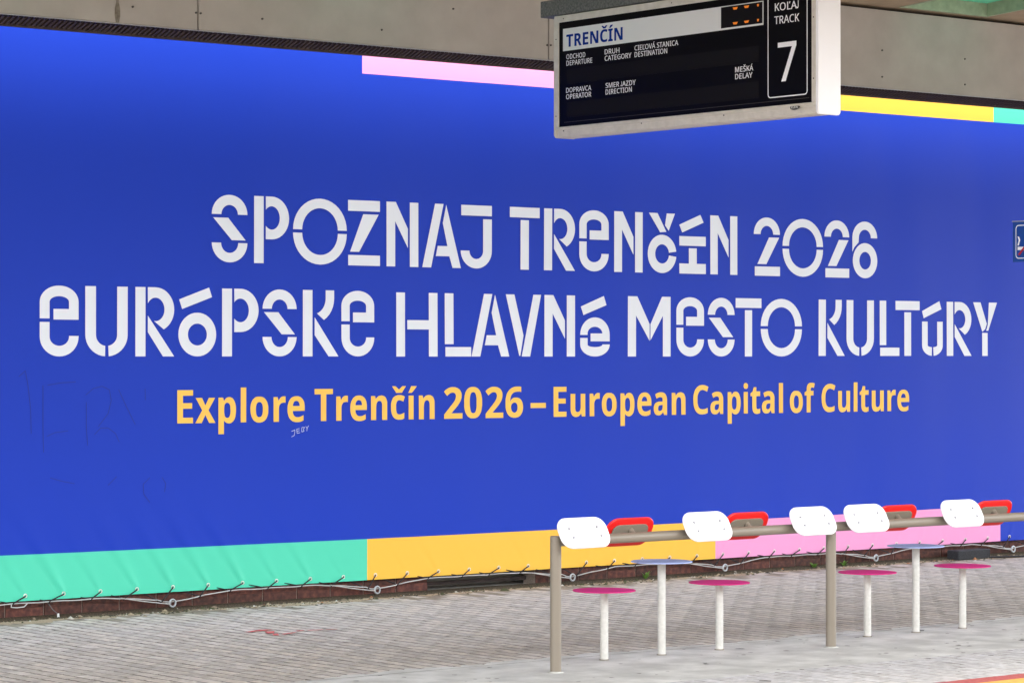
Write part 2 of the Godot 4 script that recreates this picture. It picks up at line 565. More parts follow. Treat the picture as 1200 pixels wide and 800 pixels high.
var text_ref := {}
func text_arrays(text: String, font: Font) -> Array:
	var t := TextMesh.new()
	t.text = text
	t.font = font
	t.font_size = 64
	t.pixel_size = 0.01
	t.depth = 0.0
	t.curve_step = 0.6
	return t.get_mesh_arrays()

func text_mesh(text: String, font: Font, x0: float, x1: float, base: float, cap: float, place: Callable) -> ArrayMesh:
	# lays the text between x0 and x1 on the baseline base with capitals of height cap; place(x, y) gives the point in the scene
	var key := font.get_instance_id()
	if not text_ref.has(key):
		var lo := 1e9
		var hi := -1e9
		for v in text_arrays("H", font)[Mesh.ARRAY_VERTEX]:
			lo = minf(lo, v.y)
			hi = maxf(hi, v.y)
		text_ref[key] = Vector2(lo, hi)
	var r: Vector2 = text_ref[key]
	var arr := text_arrays(text, font)
	var vs: PackedVector3Array = arr[Mesh.ARRAY_VERTEX]
	var mn := 1e9
	var mx := -1e9
	for v in vs:
		mn = minf(mn, v.x)
		mx = maxf(mx, v.x)
	var out := PackedVector3Array()
	for v in vs:
		out.append(place.call(lerpf(x0, x1, (v.x - mn) / (mx - mn)), base + (v.y - r.x) / (r.y - r.x) * cap))
	var st := begin()
	var idx = arr[Mesh.ARRAY_INDEX]
	var nz: PackedVector3Array = arr[Mesh.ARRAY_NORMAL]
	var face: Vector3 = (place.call(1, 0) - place.call(0, 0)).cross(place.call(0, 1) - place.call(0, 0))
	var list := []
	if idx == null or idx.size() == 0:
		for i in vs.size(): list.append(i)
	else:
		for i in idx: list.append(i)
	for t in range(0, list.size(), 3):
		if nz[list[t]].z < 0.5: continue
		_oriented(st, [out[list[t]], out[list[t + 1]], out[list[t + 2]]], face)
	return st.commit()

func word_letters(text: String, font: Font, x0: float, x1: float, base: float, cap: float, place: Callable) -> Array:
	# one mesh for each letter of a word laid between x0 and x1
	var spans := []
	for k in text.length():
		var adv := font.get_string_size(text.substr(0, k), HORIZONTAL_ALIGNMENT_LEFT, -1, 64).x * 0.01
		var t := TextMesh.new()
		t.text = text[k]
		t.font = font
		t.font_size = 64
		t.pixel_size = 0.01
		t.horizontal_alignment = HORIZONTAL_ALIGNMENT_LEFT
		var lo := 1e9
		var hi := -1e9
		if text[k] == " ":
			spans.append([adv, adv])
			continue
		for v in t.get_mesh_arrays()[Mesh.ARRAY_VERTEX]:
			lo = minf(lo, v.x)
			hi = maxf(hi, v.x)
		spans.append([adv + lo, adv + hi])
	var a: float = spans[0][0]
	var b: float = spans[-1][1]
	var out := []
	for k in text.length():
		if text[k] == "J":
			# a plain J with its hook resting on the baseline
			var j1 := lerpf(x0, x1, (spans[k][1] - a) / (b - a))
			var j0 := j1 - cap * 0.36
			var poly := pl([100, 100, 70, 100])
			poly.append_array(arc(50, 30, 20, 15, 360, 190))
			poly.append_array(arc(50, 30, 50, 30, 190, 360))
			var js := begin()
			var ji := Geometry2D.triangulate_polygon(poly)
			var face: Vector3 = (place.call(1, 0) - place.call(0, 0)).cross(place.call(0, 1) - place.call(0, 0))
			for t in range(0, ji.size(), 3):
				var q := []
				for u in 3: q.append(place.call(lerpf(j0, j1, poly[ji[t + u]].x / 100.0), base + cap * poly[ji[t + u]].y / 100.0))
				_oriented(js, q, face)
			out.append(js.commit())
		elif text[k] != " ": out.append(text_mesh(text[k], font, lerpf(x0, x1, (spans[k][0] - a) / (b - a)), lerpf(x0, x1, (spans[k][1] - a) / (b - a)), base, cap, place))
	return out

func pen_line(st: SurfaceTool, pts: Array, w: float, lift: float) -> void:
	for i in pts.size() - 1:
		var a: Vector2 = pts[i]
		var b: Vector2 = pts[i + 1]
		var n := (b - a).orthogonal().normalized() * w * 0.5
		add_print(st, PackedVector2Array([a - n, b - n, b + n, a + n]), lift)

func build_banner() -> void:
	var b := thing("banner", "huge blue printed banner with white stencil lettering covering the station wall", "banner", Vector3.ZERO)
	var xl := 6.3
	var xr := 23.2
	banner_patch("blue_field", xl, xr, 0.436, 1.25, 1000, 44, M.blue, b)
	banner_patch("blue_field", xl, xr, 1.25, 3.903, 240, 60, M.blue, b)
	banner_patch("green_stripe", xl, 12.28, BANNER_BOTTOM, 0.436, 420, 24, M.green, b)
	banner_patch("yellow_stripe", 12.28, 15.81, BANNER_BOTTOM, 0.436, 210, 24, M.yellow, b)
	banner_patch("pink_stripe", 15.81, 19.31, BANNER_BOTTOM, 0.436, 240, 24, M.pink, b)
	banner_patch("blue_field", 19.31, xr, BANNER_BOTTOM, 0.436, 220, 24, M.blue, b)
	banner_patch("blue_field", xl, 12.235, 3.903, 4.215, 90, 8, M.blue, b)
	banner_patch("pink_stripe", 12.235, 15.73, 3.903, 4.215, 60, 8, M.pink, b)
	banner_patch("yellow_stripe", 15.73, 19.225, 3.903, 4.215, 60, 8, M.yellow, b)
	banner_patch("green_stripe", 19.225, xr, 3.903, 4.215, 60, 8, M.green, b)
	banner_line("SPOZNAJ", [10.91, 11.212, 11.269, 11.576, 11.611, 12.091, 12.103, 12.397, 12.455, 12.758, 12.795, 13.165, 13.163, 13.465], 2.472, 2.957, b)
	banner_line("TReNčíN", [13.641, 13.942, 13.987, 14.301, 14.345, 14.648, 14.705, 15.011, 15.066, 15.379, 15.411, 15.704, 15.754, 16.06], 2.472, 2.957, b)
	banner_line("2026", [16.25, 16.554, 16.584, 17.056, 17.072, 17.374, 17.412, 17.719], 2.47, 2.959, b)
	banner_line("eURóPSKe", [9.519, 9.822, 9.875, 10.216, 10.279, 10.599, 10.633, 10.947, 10.997, 11.309, 11.343, 11.643, 11.698, 12.013, 12.04, 12.34], 1.797, 2.284, b)
	banner_line("HLAVNé", [12.546, 12.94, 13.009, 13.262, 13.266, 13.638, 13.603, 13.959, 13.993, 14.302, 14.355, 14.66], 1.796, 2.278, b)
	banner_line("MeSTO", [14.852, 15.315, 15.378, 15.683, 15.725, 16.028, 16.04, 16.34, 16.332, 16.81], 1.796, 2.28, b)
	banner_line("KULTúRY", [17.005, 17.321, 17.342, 17.676, 17.748, 17.991, 17.944, 18.246, 18.276, 18.548, 18.601, 18.926, 18.951, 19.266], 1.801, 2.28, b)
	var words := [["Explore", 10.625, 11.715], ["Trenčín", 11.802, 12.91], ["2026", 12.999, 13.776], ["–", 13.853, 14.008], ["European", 14.086, 15.477], ["Capital", 15.562, 16.589], ["of", 16.669, 16.962], ["Culture", 17.043, 18.113]]
	for w in words:
		for m in word_letters(w[0], font_bold, w[1], w[2], 1.322, 0.236, func(x, y): return banner_point(x, y, 0.003)):
			put(m, "letter", M.letter_yellow, b)
	# scribbles: large faint pen strokes on the left, a small pale scrawl below the yellow line
	var strokes := [
		[9.36, 1.66, 9.41, 1.70, 9.43, 1.60, 9.45, 1.44, 9.455, 1.27],
		[9.545, 1.60, 9.545, 1.30, 9.55, 1.14],
		[9.58, 1.60, 9.68, 1.615, 9.80, 1.622],
		[9.575, 1.25, 9.64, 1.275, 9.74, 1.285],
		[9.60, 0.965, 9.69, 0.94, 9.79, 0.92],
		[9.885, 1.48, 9.885, 1.30, 9.895, 1.18],
		[9.88, 1.53, 9.94, 1.575, 10.01, 1.59, 10.07, 1.565, 10.085, 1.49, 10.06, 1.40, 9.98, 1.31],
		[9.95, 1.255, 10.0, 1.30, 10.06, 1.30, 10.12, 1.26, 10.15, 1.20],
		[10.145, 1.565, 10.20, 1.46, 10.28, 1.32],
		[10.40, 0.945, 10.345, 0.90, 10.35, 0.83, 10.40, 0.77],
		[10.50, 0.945, 10.53, 0.90, 10.52, 0.84],
		[10.36, 1.57, 10.362, 1.49], [10.06, 0.90, 10.13, 0.96]]
	for s in strokes:
		var pts := []
		for i in range(0, s.size(), 2): pts.append(Vector2(s[i], s[i + 1]))
		var st := begin()
		pen_line(st, pts, 0.005, 0.002)
		put(st.commit(), "pen_stroke", M.pen, b)
	var sm := [[11.60, 1.25, 11.63, 1.26, 11.625, 1.22, 11.60, 1.21], [11.67, 1.27, 11.645, 1.265, 11.65, 1.235, 11.675, 1.24], [11.645, 1.25, 11.67, 1.255], [11.69, 1.275, 11.69, 1.245, 11.71, 1.25, 11.705, 1.265, 11.715, 1.278, 11.69, 1.278], [11.725, 1.285, 11.737, 1.27, 11.75, 1.29], [11.737, 1.27, 11.735, 1.25]]
	for s in sm:
		var pts := []
		for i in range(0, s.size(), 2): pts.append(Vector2(s[i], s[i + 1]))
		var st := begin()
		pen_line(st, pts, 0.0042, 0.002)
		put(st.commit(), "pen_stroke", M.marker, b)
	var ring := begin()
	add_torus(ring, Vector3.ZERO, Vector3(0, 0, 1), 0.0115, 0.0036, 14, 6)
	var rm := ring.commit()
	for k in range(-10, 46):
		var x := EYELET_0 + k * EYELET_STEP
		var o := put(rm, "eyelet", M.eyelet, b)
		o.position = banner_point(x, 0.166, 0.002)

# ---------------------------------------------------------------- rope, lacing and eyebolts below the banner
const BOLTS := [8.76, 10.567, 12.352, 14.253, 15.895, 17.675, 19.449, 21.25]

func rope_y(x: float) -> float:
	var y := 0.119
	for bx in BOLTS:
		var d: float = x - bx
		var yb := 0.062
		if d >= 0.0: y = minf(y, yb + d * 0.125)
		else: y = minf(y, yb - d * 0.085 + (0.012 if d < -0.1 else 0.0))
	return y

func build_ties() -> void:
	var st := begin()
	var pts := []
	var x := 6.4
	while x < 23.0:
		pts.append(Vector3(x, rope_y(x) + 0.002 * sin(x * 21.0), 0.022))
		x += 0.05
	add_tube(st, pts, 0.0042, 6)
	var rope := thing("tension_rope", "white rope strung between ring bolts along the bottom edge of the banner", "rope")
	put(st.commit(), "main_strand", M.rope, rope)
	for bx in BOLTS:
		var s2 := begin()
		add_tube(s2, [Vector3(bx - 0.42, rope_y(bx - 0.42) + 0.003, 0.03), Vector3(bx - 0.22, 0.078, 0.034), Vector3(bx - 0.02, 0.050, 0.036)], 0.004, 6)
		put(s2.commit(), "doubled_end", M.rope, rope)
	var s3 := begin()
	add_tube(s3, [Vector3(9.29, 0.114, 0.03), Vector3(9.285, 0.098, 0.035), Vector3(9.33, 0.092, 0.035), Vector3(9.385, 0.096, 0.035), Vector3(9.41, 0.116, 0.03)], 0.004, 6)
	put(s3.commit(), "loose_loop", M.rope, rope)
	var c := begin()
	for k in range(-10, 46):
		var xe := EYELET_0 + k * EYELET_STEP
		var xk := xe - 0.10 - 0.02 * sin(k * 2.3)
		var ez := banner_z(xe, 0.166)
		add_tube(c, [Vector3(xe, 0.166, ez - 0.012), Vector3(xe - 0.004, 0.163, ez + 0.008), Vector3(xk, rope_y(xk) + 0.006, 0.03), Vector3(xk - 0.006, rope_y(xk) - 0.01, 0.022), Vector3(xk - 0.01, rope_y(xk) + 0.002, 0.012), Vector3(xe - EYELET_STEP, 0.160, -0.02)], 0.005, 5)
	var co := put(c.commit(), "lacing_cord", M.cord)
	tag(co, "black elastic cord laced in zigzag through the eyelets of the banner", "cord")
	var d := begin()
	add_tube(d, [Vector3(9.585, 0.112, 0.0), Vector3(9.62, 0.06, 0.01), Vector3(9.655, 0.03, 0.02)], 0.0035, 5)
	var tie := thing("hanging_tie", "thin loose tie with white tip hanging below the green stripe", "tie")
	put(d.commit(), "strand", mat(Color8(96, 90, 92), 0.7), tie)
	var e := begin()
	add_tube(e, [Vector3(9.655, 0.034, 0.02), Vector3(9.658, 0.002, 0.021)], 0.008, 7)
	put(e.commit(), "white_tip", M.white_pad, tie)
	var labels := ["", "galvanised ring bolt under the middle of the green stripe", "galvanised ring bolt under the border of green and yellow stripes", "galvanised ring bolt just right of the rail's end post", "galvanised ring bolt under the border of yellow and pink stripes", "galvanised ring bolt just right of the rail's middle post", "galvanised ring bolt under the blue corner right of the pink stripe", ""]
	for k in range(1, 7):
		var t := thing("eye_bolt", labels[k], "eye bolt", Vector3(BOLTS[k], 0.056, 0.0), "ring bolts holding the banner rope")
		var r := begin()
		add_torus(r, Vector3(0, 0, 0.03), Vector3(0.1, 0, 1.0).normalized(), 0.026, 0.007, 20, 8)
		put(r.commit(), "ring", M.galv, t)
		var s := begin()
		add_tube(s, [Vector3(0, 0, -0.055), Vector3(0, 0, 0.003)], 0.008, 8)
		put(s.commit(), "shank", M.galv, t)

# ---------------------------------------------------------------- the station wall and the canopy
func build_wall() -> void:
	var w := thing("station_wall", "station building wall of grey concrete panels above and red tiled plinth below", "wall")
	# the masonry behind the banner; between it and the concrete panels a slot stays open to the sky
	box("masonry", Vector3(-8, -0.3, -0.9), Vector3(36, 5.3, -0.34), M.plaster, w)
	box("banner_backing", Vector3(6.0, 0.3, -0.34), Vector3(23.5, 4.25, -0.03), M.plaster, w)
	# concrete panels with a recessed joint every 3.05 m
	var joints := [7.17, 10.227, 13.294, 16.331, 19.38, 22.4, 36.0]
	var x0 := -8.0
	for j in joints:
		box("concrete_panel", Vector3(x0 + 0.005, 4.0, 0.8), Vector3(j - 0.005, 4.645, 0.9), M.concrete, w, 0.004)
		x0 = j
	box("joint_backing", Vector3(-8.0, 4.005, 0.74), Vector3(36.0, 4.67, 0.795), M.dark_gap, w)
	var hole := CylinderMesh.new()
	hole.top_radius = 0.007; hole.bottom_radius = 0.008; hole.height = 0.010; hole.radial_segments = 10; hole.rings = 1
	var spots := [[10.209, 4.115], [10.245, 4.114], [10.744, 4.114], [11.758, 4.112], [12.398, 4.31], [13.278, 4.108], [13.312, 4.11], [16.312, 4.317], [16.351, 4.319], [16.312, 4.095], [16.351, 4.098], [16.846, 4.312], [16.846, 4.094], [17.847, 4.307], [17.847, 4.091], [9.714, 4.117], [8.7, 4.31], [10.744, 4.31], [14.3, 4.31], [14.3, 4.1], [15.3, 4.31], [15.3, 4.1]]
	for s in spots:
		var o := put(hole, "bolt", M.bolt, w)
		o.position = Vector3(s[0], s[1], 0.902)
		o.rotation.x = PI / 2
	# ribbed dark strip slanting back below the panels, lip below it
	var st := begin()
	var x := 5.8
	var a := Vector3(0, 3.995, 0.893)
	var b := Vector3(0, 3.957, 0.79)
	while x < 23.6:
		var q := Vector3(0.02, 0, 0)
		var n := Vector3(0, -0.012, 0.006)
		var p := Vector3(x, 0, 0)
		quad(st, a + p, b + p, b + p + q, a + p + q)
		quad(st, a + p + q, b + p + q, b + p + q + n, a + p + q + n)
		quad(st, a + p + q + n, b + p + q + n, b + p + q * 1.9 + n, a + p + q * 1.9 + n)
		quad(st, a + p + q * 1.9 + n, b + p + q * 1.9 + n, b + p + q * 1.9, a + p + q * 1.9)
		x += 0.038
	put(st.commit(), "ribbed_soffit", M.brown, w)
	box("lip", Vector3(5.8, 3.936, 0.755), Vector3(23.6, 3.958, 0.788), M.brown, w, 0.003)
	box("drip_flashing", Vector3(5.8, 3.9935, 0.885), Vector3(23.6, 3.9995, 0.906), M.flashing, w)
	# plinth: two courses of red-brown tiles on grey grout, with one dark opening
	var plinth := box("plinth_backing", Vector3(5.8, -0.05, -0.2), Vector3(12.88, 0.26, -0.058), M.grout, w)
	box("plinth_backing", Vector3(13.94, -0.05, -0.2), Vector3(23.6, 0.26, -0.058), M.grout, w)
	var k := -10
	while 9.289 + 0.3 * k < 23.3:
		var tx := 9.289 + 0.3 * k
		k += 1
		var x1 := tx + 0.291
		if x1 > 12.9 and tx < 12.88: x1 = 12.88
		if tx < 13.94 and x1 > 13.94: tx = 13.945
		if tx >= 12.88 and tx < 13.93: continue
		for row in 2:
			var y0 := 0.0 if row == 0 else 0.088
			var y1 := 0.079 if row == 0 else 0.25
			box("tile", Vector3(tx, y0 - 0.01, -0.062), Vector3(x1, y1, -0.05 + rng.randf_range(-0.0015, 0.001)), M.tile[rng.randi() % 4], w, 0.002)
	box("recess_bar", Vector3(12.88, 0.045, -0.19), Vector3(13.94, 0.07, -0.165), M.dark_wall, w)
	box("recess_bar", Vector3(12.88, 0.105, -0.19), Vector3(13.94, 0.13, -0.165), M.dark_wall, w)
	box("recess_floor", Vector3(12.88, -0.05, -0.5), Vector3(13.94, 0.012, -0.04), M.kerb, w)
	# vertical stain run on the concrete, left
	var sr := begin()
	var prev := 0.012
	for i in 14:
		var y0 := 4.004 + i * 0.045
		var wd := 0.010 + rng.randf_range(-0.004, 0.004) + (0.014 if i < 2 else 0.0)
		quad(sr, Vector3(9.597 - prev, y0, 0.9025), Vector3(9.597 - wd, y0 + 0.045, 0.9025), Vector3(9.597 + wd, y0 + 0.045, 0.9025), Vector3(9.597 + prev, y0, 0.9025))
		prev = wd
	put(sr.commit(), "rust_stain", M.stain, w)

func soffit_y(z: float) -> float:
	return 4.675 + 0.06 * (z - 0.9)

func slab(st: SurfaceTool, x0: float, x1: float, z0: float, z1: float, t: float, drop := 0.0) -> void:
	var a := soffit_y(z0) - drop
	var b := soffit_y(z1) - drop
	hexa(st, [Vector3(x0, a, z0), Vector3(x1, a, z0), Vector3(x1, b, z1), Vector3(x0, b, z1), Vector3(x0, a + t, z0), Vector3(x1, a + t, z0), Vector3(x1, b + t, z1), Vector3(x0, b + t, z1)])

const CANOPY_EDGE := 10.0
const SKY_Z0 := 0.93
const SKY_Z1 := 3.2

func build_canopy() -> void:
	var c := thing("platform_canopy", "tan canopy soffit with green framed skylights over the platform", "canopy")
	var st := begin()
	slab(st, -8.0, 36.0, SKY_Z1, CANOPY_EDGE, 0.16)
	put(st.commit(), "outer_soffit", M.soffit, c)
	st = begin()
	slab(st, -8.0, 36.0, 0.78, SKY_Z0, 0.16)
	put(st.commit(), "inner_soffit", M.soffit, c)
	box("edge_beam", Vector3(-8, soffit_y(CANOPY_EDGE) - 0.12, CANOPY_EDGE), Vector3(36, soffit_y(CANOPY_EDGE) + 0.3, CANOPY_EDGE + 0.12), M.kerb, c)
	var pitch := 3.05
	var x := 17.01 - pitch * 8
	st = begin()
	slab(st, -8.0, x, SKY_Z0, SKY_Z1, 0.16)
	put(st.commit(), "soffit_panel", M.soffit, c)
	while x < 34.0:
		var x1 := x + 1.08
		# green frame of the light well: four sides a little above the soffit, then the corrugated sheet
		var f := begin()
		var t := 0.03
		for s in [[x, x + t, SKY_Z0, SKY_Z1], [x1 - t, x1, SKY_Z0, SKY_Z1], [x + t, x1 - t, SKY_Z0, SKY_Z0 + t], [x + t, x1 - t, SKY_Z1 - t, SKY_Z1]]:
			slab(f, s[0], s[1], s[2], s[3], 0.2, 0.003)
		var fr := put(f.commit(), "skylight_frame", M.green_paint, c)
		var g := begin()
		var n := 30
		for i in n:
			for h in 2:
				var u0 := x + t + (x1 - x - 2 * t) * (i + 0.5 * h) / n
				var u1 := x + t + (x1 - x - 2 * t) * (i + 0.5 * h + 0.5) / n
				var e0 := 0.105 + (0.016 if h == 0 else 0.0)
				var e1 := 0.105 + (0.016 if h == 1 else 0.0)
				var z0 := SKY_Z0 + t
				var z1 := SKY_Z1 - t
				quad(g, Vector3(u0, soffit_y(z0) + e0, z0), Vector3(u1, soffit_y(z0) + e1, z0), Vector3(u1, soffit_y(z1) + e1, z1), Vector3(u0, soffit_y(z1) + e0, z1))
		put(g.commit(), "corrugated_sheet", M.sheet, fr)
		var p := begin()
		slab(p, x1 + 0.001, minf(x + pitch - 0.001, 36.0), SKY_Z0, SKY_Z1, 0.16)
		put(p.commit(), "soffit_panel", M.soffit, c)
		x += pitch
	if x < 36.0:
		st = begin()
		slab(st, x, 36.0, SKY_Z0, SKY_Z1, 0.16)
		put(st.commit(), "soffit_panel", M.soffit, c)

# unseen building added behind the camera to hide the low sky from the wall
func build_sky_blocker() -> void:
	var b := thing("added_sky_blocker", "long grey unseen building added behind the viewer to hide the low sky", "building", Vector3(12, -0.6, 34))
	box("facade", Vector3(-60, 0, 0), Vector3(60, 9.6, 9), M.blocker_wall, b)
	box("cornice", Vector3(-60.3, 9.6, -0.35), Vector3(60.3, 10.0, 9.3), M.concrete, b, 0.03)
	for k in 24:
		for row in 2:
			var x := -57.0 + 4.8 * k
			var y := 1.2 + 3.6 * row
			var w := box("window", Vector3(x, y, -0.02), Vector3(x + 2.0, y + 1.9, 0.05), M.board_glass, b)
			box("sill", Vector3(x - 0.1, y - 0.12, -0.12), Vector3(x + 2.1, y, 0.05), M.concrete, w)

# ---------------------------------------------------------------- the platform
const PAVE_Z0 := -0.04
const PAVE_Z1 := 4.16
const STRIP_Z1 := 5.46
const PAVE2_Z1 := 6.40

func paver_mesh(l: float, w: float, col: Color, chip: float) -> ArrayMesh:
	var st := begin()
	add_paver(st, Vector3.ZERO, l, w, col, chip)
	return st.commit()

func add_paver(st: SurfaceTool, at: Vector3, l: float, w: float, col: Color, chip := 1.0) -> void:
	# top with chamfered rim and short sides; l along z, w along x
	st.set_color(col)
	var h := Vector2(w, l) * 0.5
	var top := []
	var rim := []
	for q in [[-1, -1], [1, -1], [1, 1], [-1, 1]]:
		var cut := (0.004 + 0.014 * cut_rng.randf() * cut_rng.randf()) * chip
		var c := Vector2(h.x * q[0], h.y * q[1])
		var pa := c - Vector2(0, cut * q[1])
		var pb := c - Vector2(cut * q[0], 0)
		if q[0] * q[1] > 0:
			var t := pa
			pa = pb
			pb = t
		for p in [pa, pb]:
			rim.append(at + Vector3(p.x, -0.0009, p.y))
			var i: Vector2 = p - p.normalized() * 0.002
			top.append(at + Vector3(i.x, 0, i.y))
	for k in range(1, 7):
		_oriented(st, [top[0], top[k], top[k + 1]], Vector3.UP)
	st.set_color(Color(0.36, 0.33, 0.29))   # sides coloured darker than the top, against pale streaks in the joints
	for k in 8:
		var j := (k + 1) % 8
		var m: Vector3 = (rim[k] + rim[j]) * 0.5 - at
		_oriented(st, [top[j], top[k], rim[k], rim[j]], Vector3(m.x, 0.02, m.z))
		var dn := Vector3(0, -0.012, 0)
		_oriented(st, [rim[j], rim[k], rim[k] + dn, rim[j] + dn], Vector3(m.x, 0, m.z))

func gray(v: float, warm: float) -> Color:
	return Color(v * (1.0 + warm), v, v * (1.0 - warm * 1.3))

func build_platform() -> void:
	var g := begin()
	add_box(g, Vector3(-400, -1.0, -400), Vector3(400, -0.6, 400))
	var ground := put(g.commit(), "ground", M.ballast)
	tag(ground, "", "", "", "structure")
	var base := box("platform", Vector3(-8, -0.6, -0.34), Vector3(36, -0.010, 7.3), M.joint)
	tag(base, "", "", "", "structure")
	var edge := box("platform_edge", Vector3(-8, -0.6, 6.93), Vector3(36, 0.0, 7.35), M.kerb, null, 0.02)
	tag(edge, "", "", "", "structure")
	# grey pavers in stretcher bond, the long side running away from the wall
	var pave := Node3D.new()
	pave.name = numbered("pavement")
	add_child(pave)
	tag(pave, "", "", "", "structure")
	var cam := Vector3(0, 1.8, 17.05)
	var list := []
	var col := 0
	var x := 4.6
	while x < 23.4:
		var off := 0.0 if col % 2 == 0 else 0.1025
		var z := PAVE_Z0 - off
		while z < PAVE_Z1 - 0.02:
			var z1 := minf(z + 0.205, PAVE_Z1)
			var z0 := maxf(z, PAVE_Z0)
			if z1 - z0 > 0.03:
				list.append([Vector3(x, 0, (z0 + z1) * 0.5), z1 - z0 - 0.0022, 0.1022])
			z += 0.205
		x += 0.104
		col += 1
	# light pavers in front of the smooth strip
	x = 4.6
	col = 0
	while x < 23.4:
		var off := 0.0 if col % 2 == 0 else 0.1025
		var z := STRIP_Z1 + 0.004 - off
		while z < PAVE2_Z1 - 0.02:
			var z1 := minf(z + 0.205, PAVE2_Z1)
			var z0 := maxf(z, STRIP_Z1 + 0.004)
			if z1 - z0 > 0.03: list.append([Vector3(x, 0, (z0 + z1) * 0.5), z1 - z0 - 0.002, 0.1025])
			z += 0.205
		x += 0.104
		col += 1
	var fwd := Vector3(sin(deg_to_rad(38.707)), 0, -cos(deg_to_rad(38.707)))
	var rgt := Vector3(cos(deg_to_rad(38.707)), 0, sin(deg_to_rad(38.707)))
	for e in list:
		var p: Vector3 = e[0] - cam
		var d := p.dot(fwd)
		var px := p.dot(rgt) / d * 3300.0
		var py := 1.8 / d * 3300.0
		var inside := absf(px) < 596.0 and py < 376.0
		e.append((0.0 if inside else 1000.0) + d)
	list.sort_custom(func(a, b): return a[3] < b[3])
	var shades := []
	for k in 7:
		shades.append(gray(0.45 + 0.022 * k, 0.10 + 0.012 * (k % 3)))
	var lights := []
	for k in 5:
		lights.append(gray(0.50 + 0.02 * k, 0.02 + 0.008 * (k % 2)))
	var cache := {}
	var rest := begin()
	for i in list.size():
		var e: Array = list[i]
		var at: Vector3 = e[0] + Vector3(rng.randf_range(-0.001, 0.001), rng.randf_range(-0.0007, 0.0003), rng.randf_range(-0.001, 0.001))
		var pool: Array = lights if e[0].z > STRIP_Z1 else shades
		var ci := rng.randi() % pool.size()
		var c: Color = pool[ci]
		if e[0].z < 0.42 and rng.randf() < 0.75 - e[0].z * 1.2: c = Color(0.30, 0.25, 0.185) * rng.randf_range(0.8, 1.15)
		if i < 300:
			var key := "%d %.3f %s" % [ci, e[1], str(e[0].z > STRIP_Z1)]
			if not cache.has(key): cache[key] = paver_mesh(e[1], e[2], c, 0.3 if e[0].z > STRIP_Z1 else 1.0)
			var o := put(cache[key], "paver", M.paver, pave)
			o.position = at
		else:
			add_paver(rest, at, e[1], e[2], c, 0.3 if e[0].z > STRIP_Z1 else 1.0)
	var ro := put(rest.commit(), "pavers", M.paver, pave)
	ro.set_meta("kind", "stuff")
	# smooth light concrete strip carrying the rail and stools
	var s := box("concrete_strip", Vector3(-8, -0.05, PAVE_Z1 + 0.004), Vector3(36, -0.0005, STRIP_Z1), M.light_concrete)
	tag(s, "", "", "", "structure")
	# cement smeared unevenly over the edge of the pavers, and old gum and pits on the strip
	var cs := begin()
	var nf := FastNoiseLite.new()
	nf.seed = 9
	nf.frequency = 1.0
	nf.fractal_octaves = 5
	var sx := 4.6
	var sz := 4.1
	while sx < 23.4:
		var x1 := sx + 0.03
		var z1 := 4.09 + 0.14 * nf.get_noise_2d(x1 * 1.3, 4.0) + 0.07 * nf.get_noise_2d(x1 * 7.0, 9.0)
		if z1 < 4.165 and sz < 4.165: quad(cs, Vector3(sx, 0.0012, sz), Vector3(x1, 0.0012, z1), Vector3(x1, 0.0012, 4.17), Vector3(sx, 0.0012, 4.17))
		sx = x1
		sz = z1
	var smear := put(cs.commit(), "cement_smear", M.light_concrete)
	tag(smear, "", "", "", "structure")
	var gum := begin()
	for i in 420:
		var c := Vector3(rng.randf_range(5.0, 22.0), 0.0016, rng.randf_range(4.2, 6.35))
		var rad := rng.randf_range(0.006, 0.02) * (2.2 if rng.randf() < 0.08 else 1.0)
		var ring := []
		for k in 7: ring.append(c + Vector3(cos(TAU * k / 7), 0, sin(TAU * k / 7)) * rad * rng.randf_range(0.6, 1.2))
		for k in 7: _oriented(gum, [c, ring[k], ring[(k + 1) % 7]], Vector3.UP)
	tag(put(gum.commit(), "gum_spots", M.gum), "dark gum spots and pits scattered over the pale platform strip", "gum", "", "stuff")
	var lines := begin()
	add_box(lines, Vector3(-8, -0.03, PAVE2_Z1 + 0.004), Vector3(36, 0.002, 6.555))
	tag(put(lines.commit(), "red_line", M.red_paint), "", "", "", "structure")
	lines = begin()
	add_box(lines, Vector3(-8, -0.03, 6.557), Vector3(36, 0.002, 6.925))
	tag(put(lines.commit(), "yellow_line", M.yellow_paint), "", "", "", "structure")
	# faded red spray marks on the pavers
	var sp := begin()
	for q in [[10.10, 1.66, 10.27, 1.585, 10.28, 1.61, 10.14, 1.69], [10.20, 1.62, 10.31, 1.60, 10.34, 1.64, 10.22, 1.67], [10.22, 1.72, 10.30, 1.72, 10.21, 1.84, 10.17, 1.83], [10.13, 1.95, 10.19, 1.86, 10.22, 1.87, 10.16, 1.98], [10.22, 1.91, 10.35, 1.87, 10.36, 1.89, 10.22, 1.95], [10.40, 1.80, 10.47, 1.79, 10.47, 1.82, 10.41, 1.83], [10.49, 1.80, 10.60, 1.83, 10.60, 1.855, 10.49, 1.83], [10.61, 1.845, 10.69, 1.875, 10.68, 1.89, 10.61, 1.865]]:
		var poly := pl(q)
		var idx := Geometry2D.triangulate_polygon(poly)
		for t in range(0, idx.size(), 3):
			var v := []
			for u in 3: v.append(Vector3(poly[idx[t + u]].x, 0.005, poly[idx[t + u]].y))
			_oriented(sp, v, Vector3.UP)
	tag(put(sp.commit(), "spray_mark", M.red_spray), "", "", "", "structure")

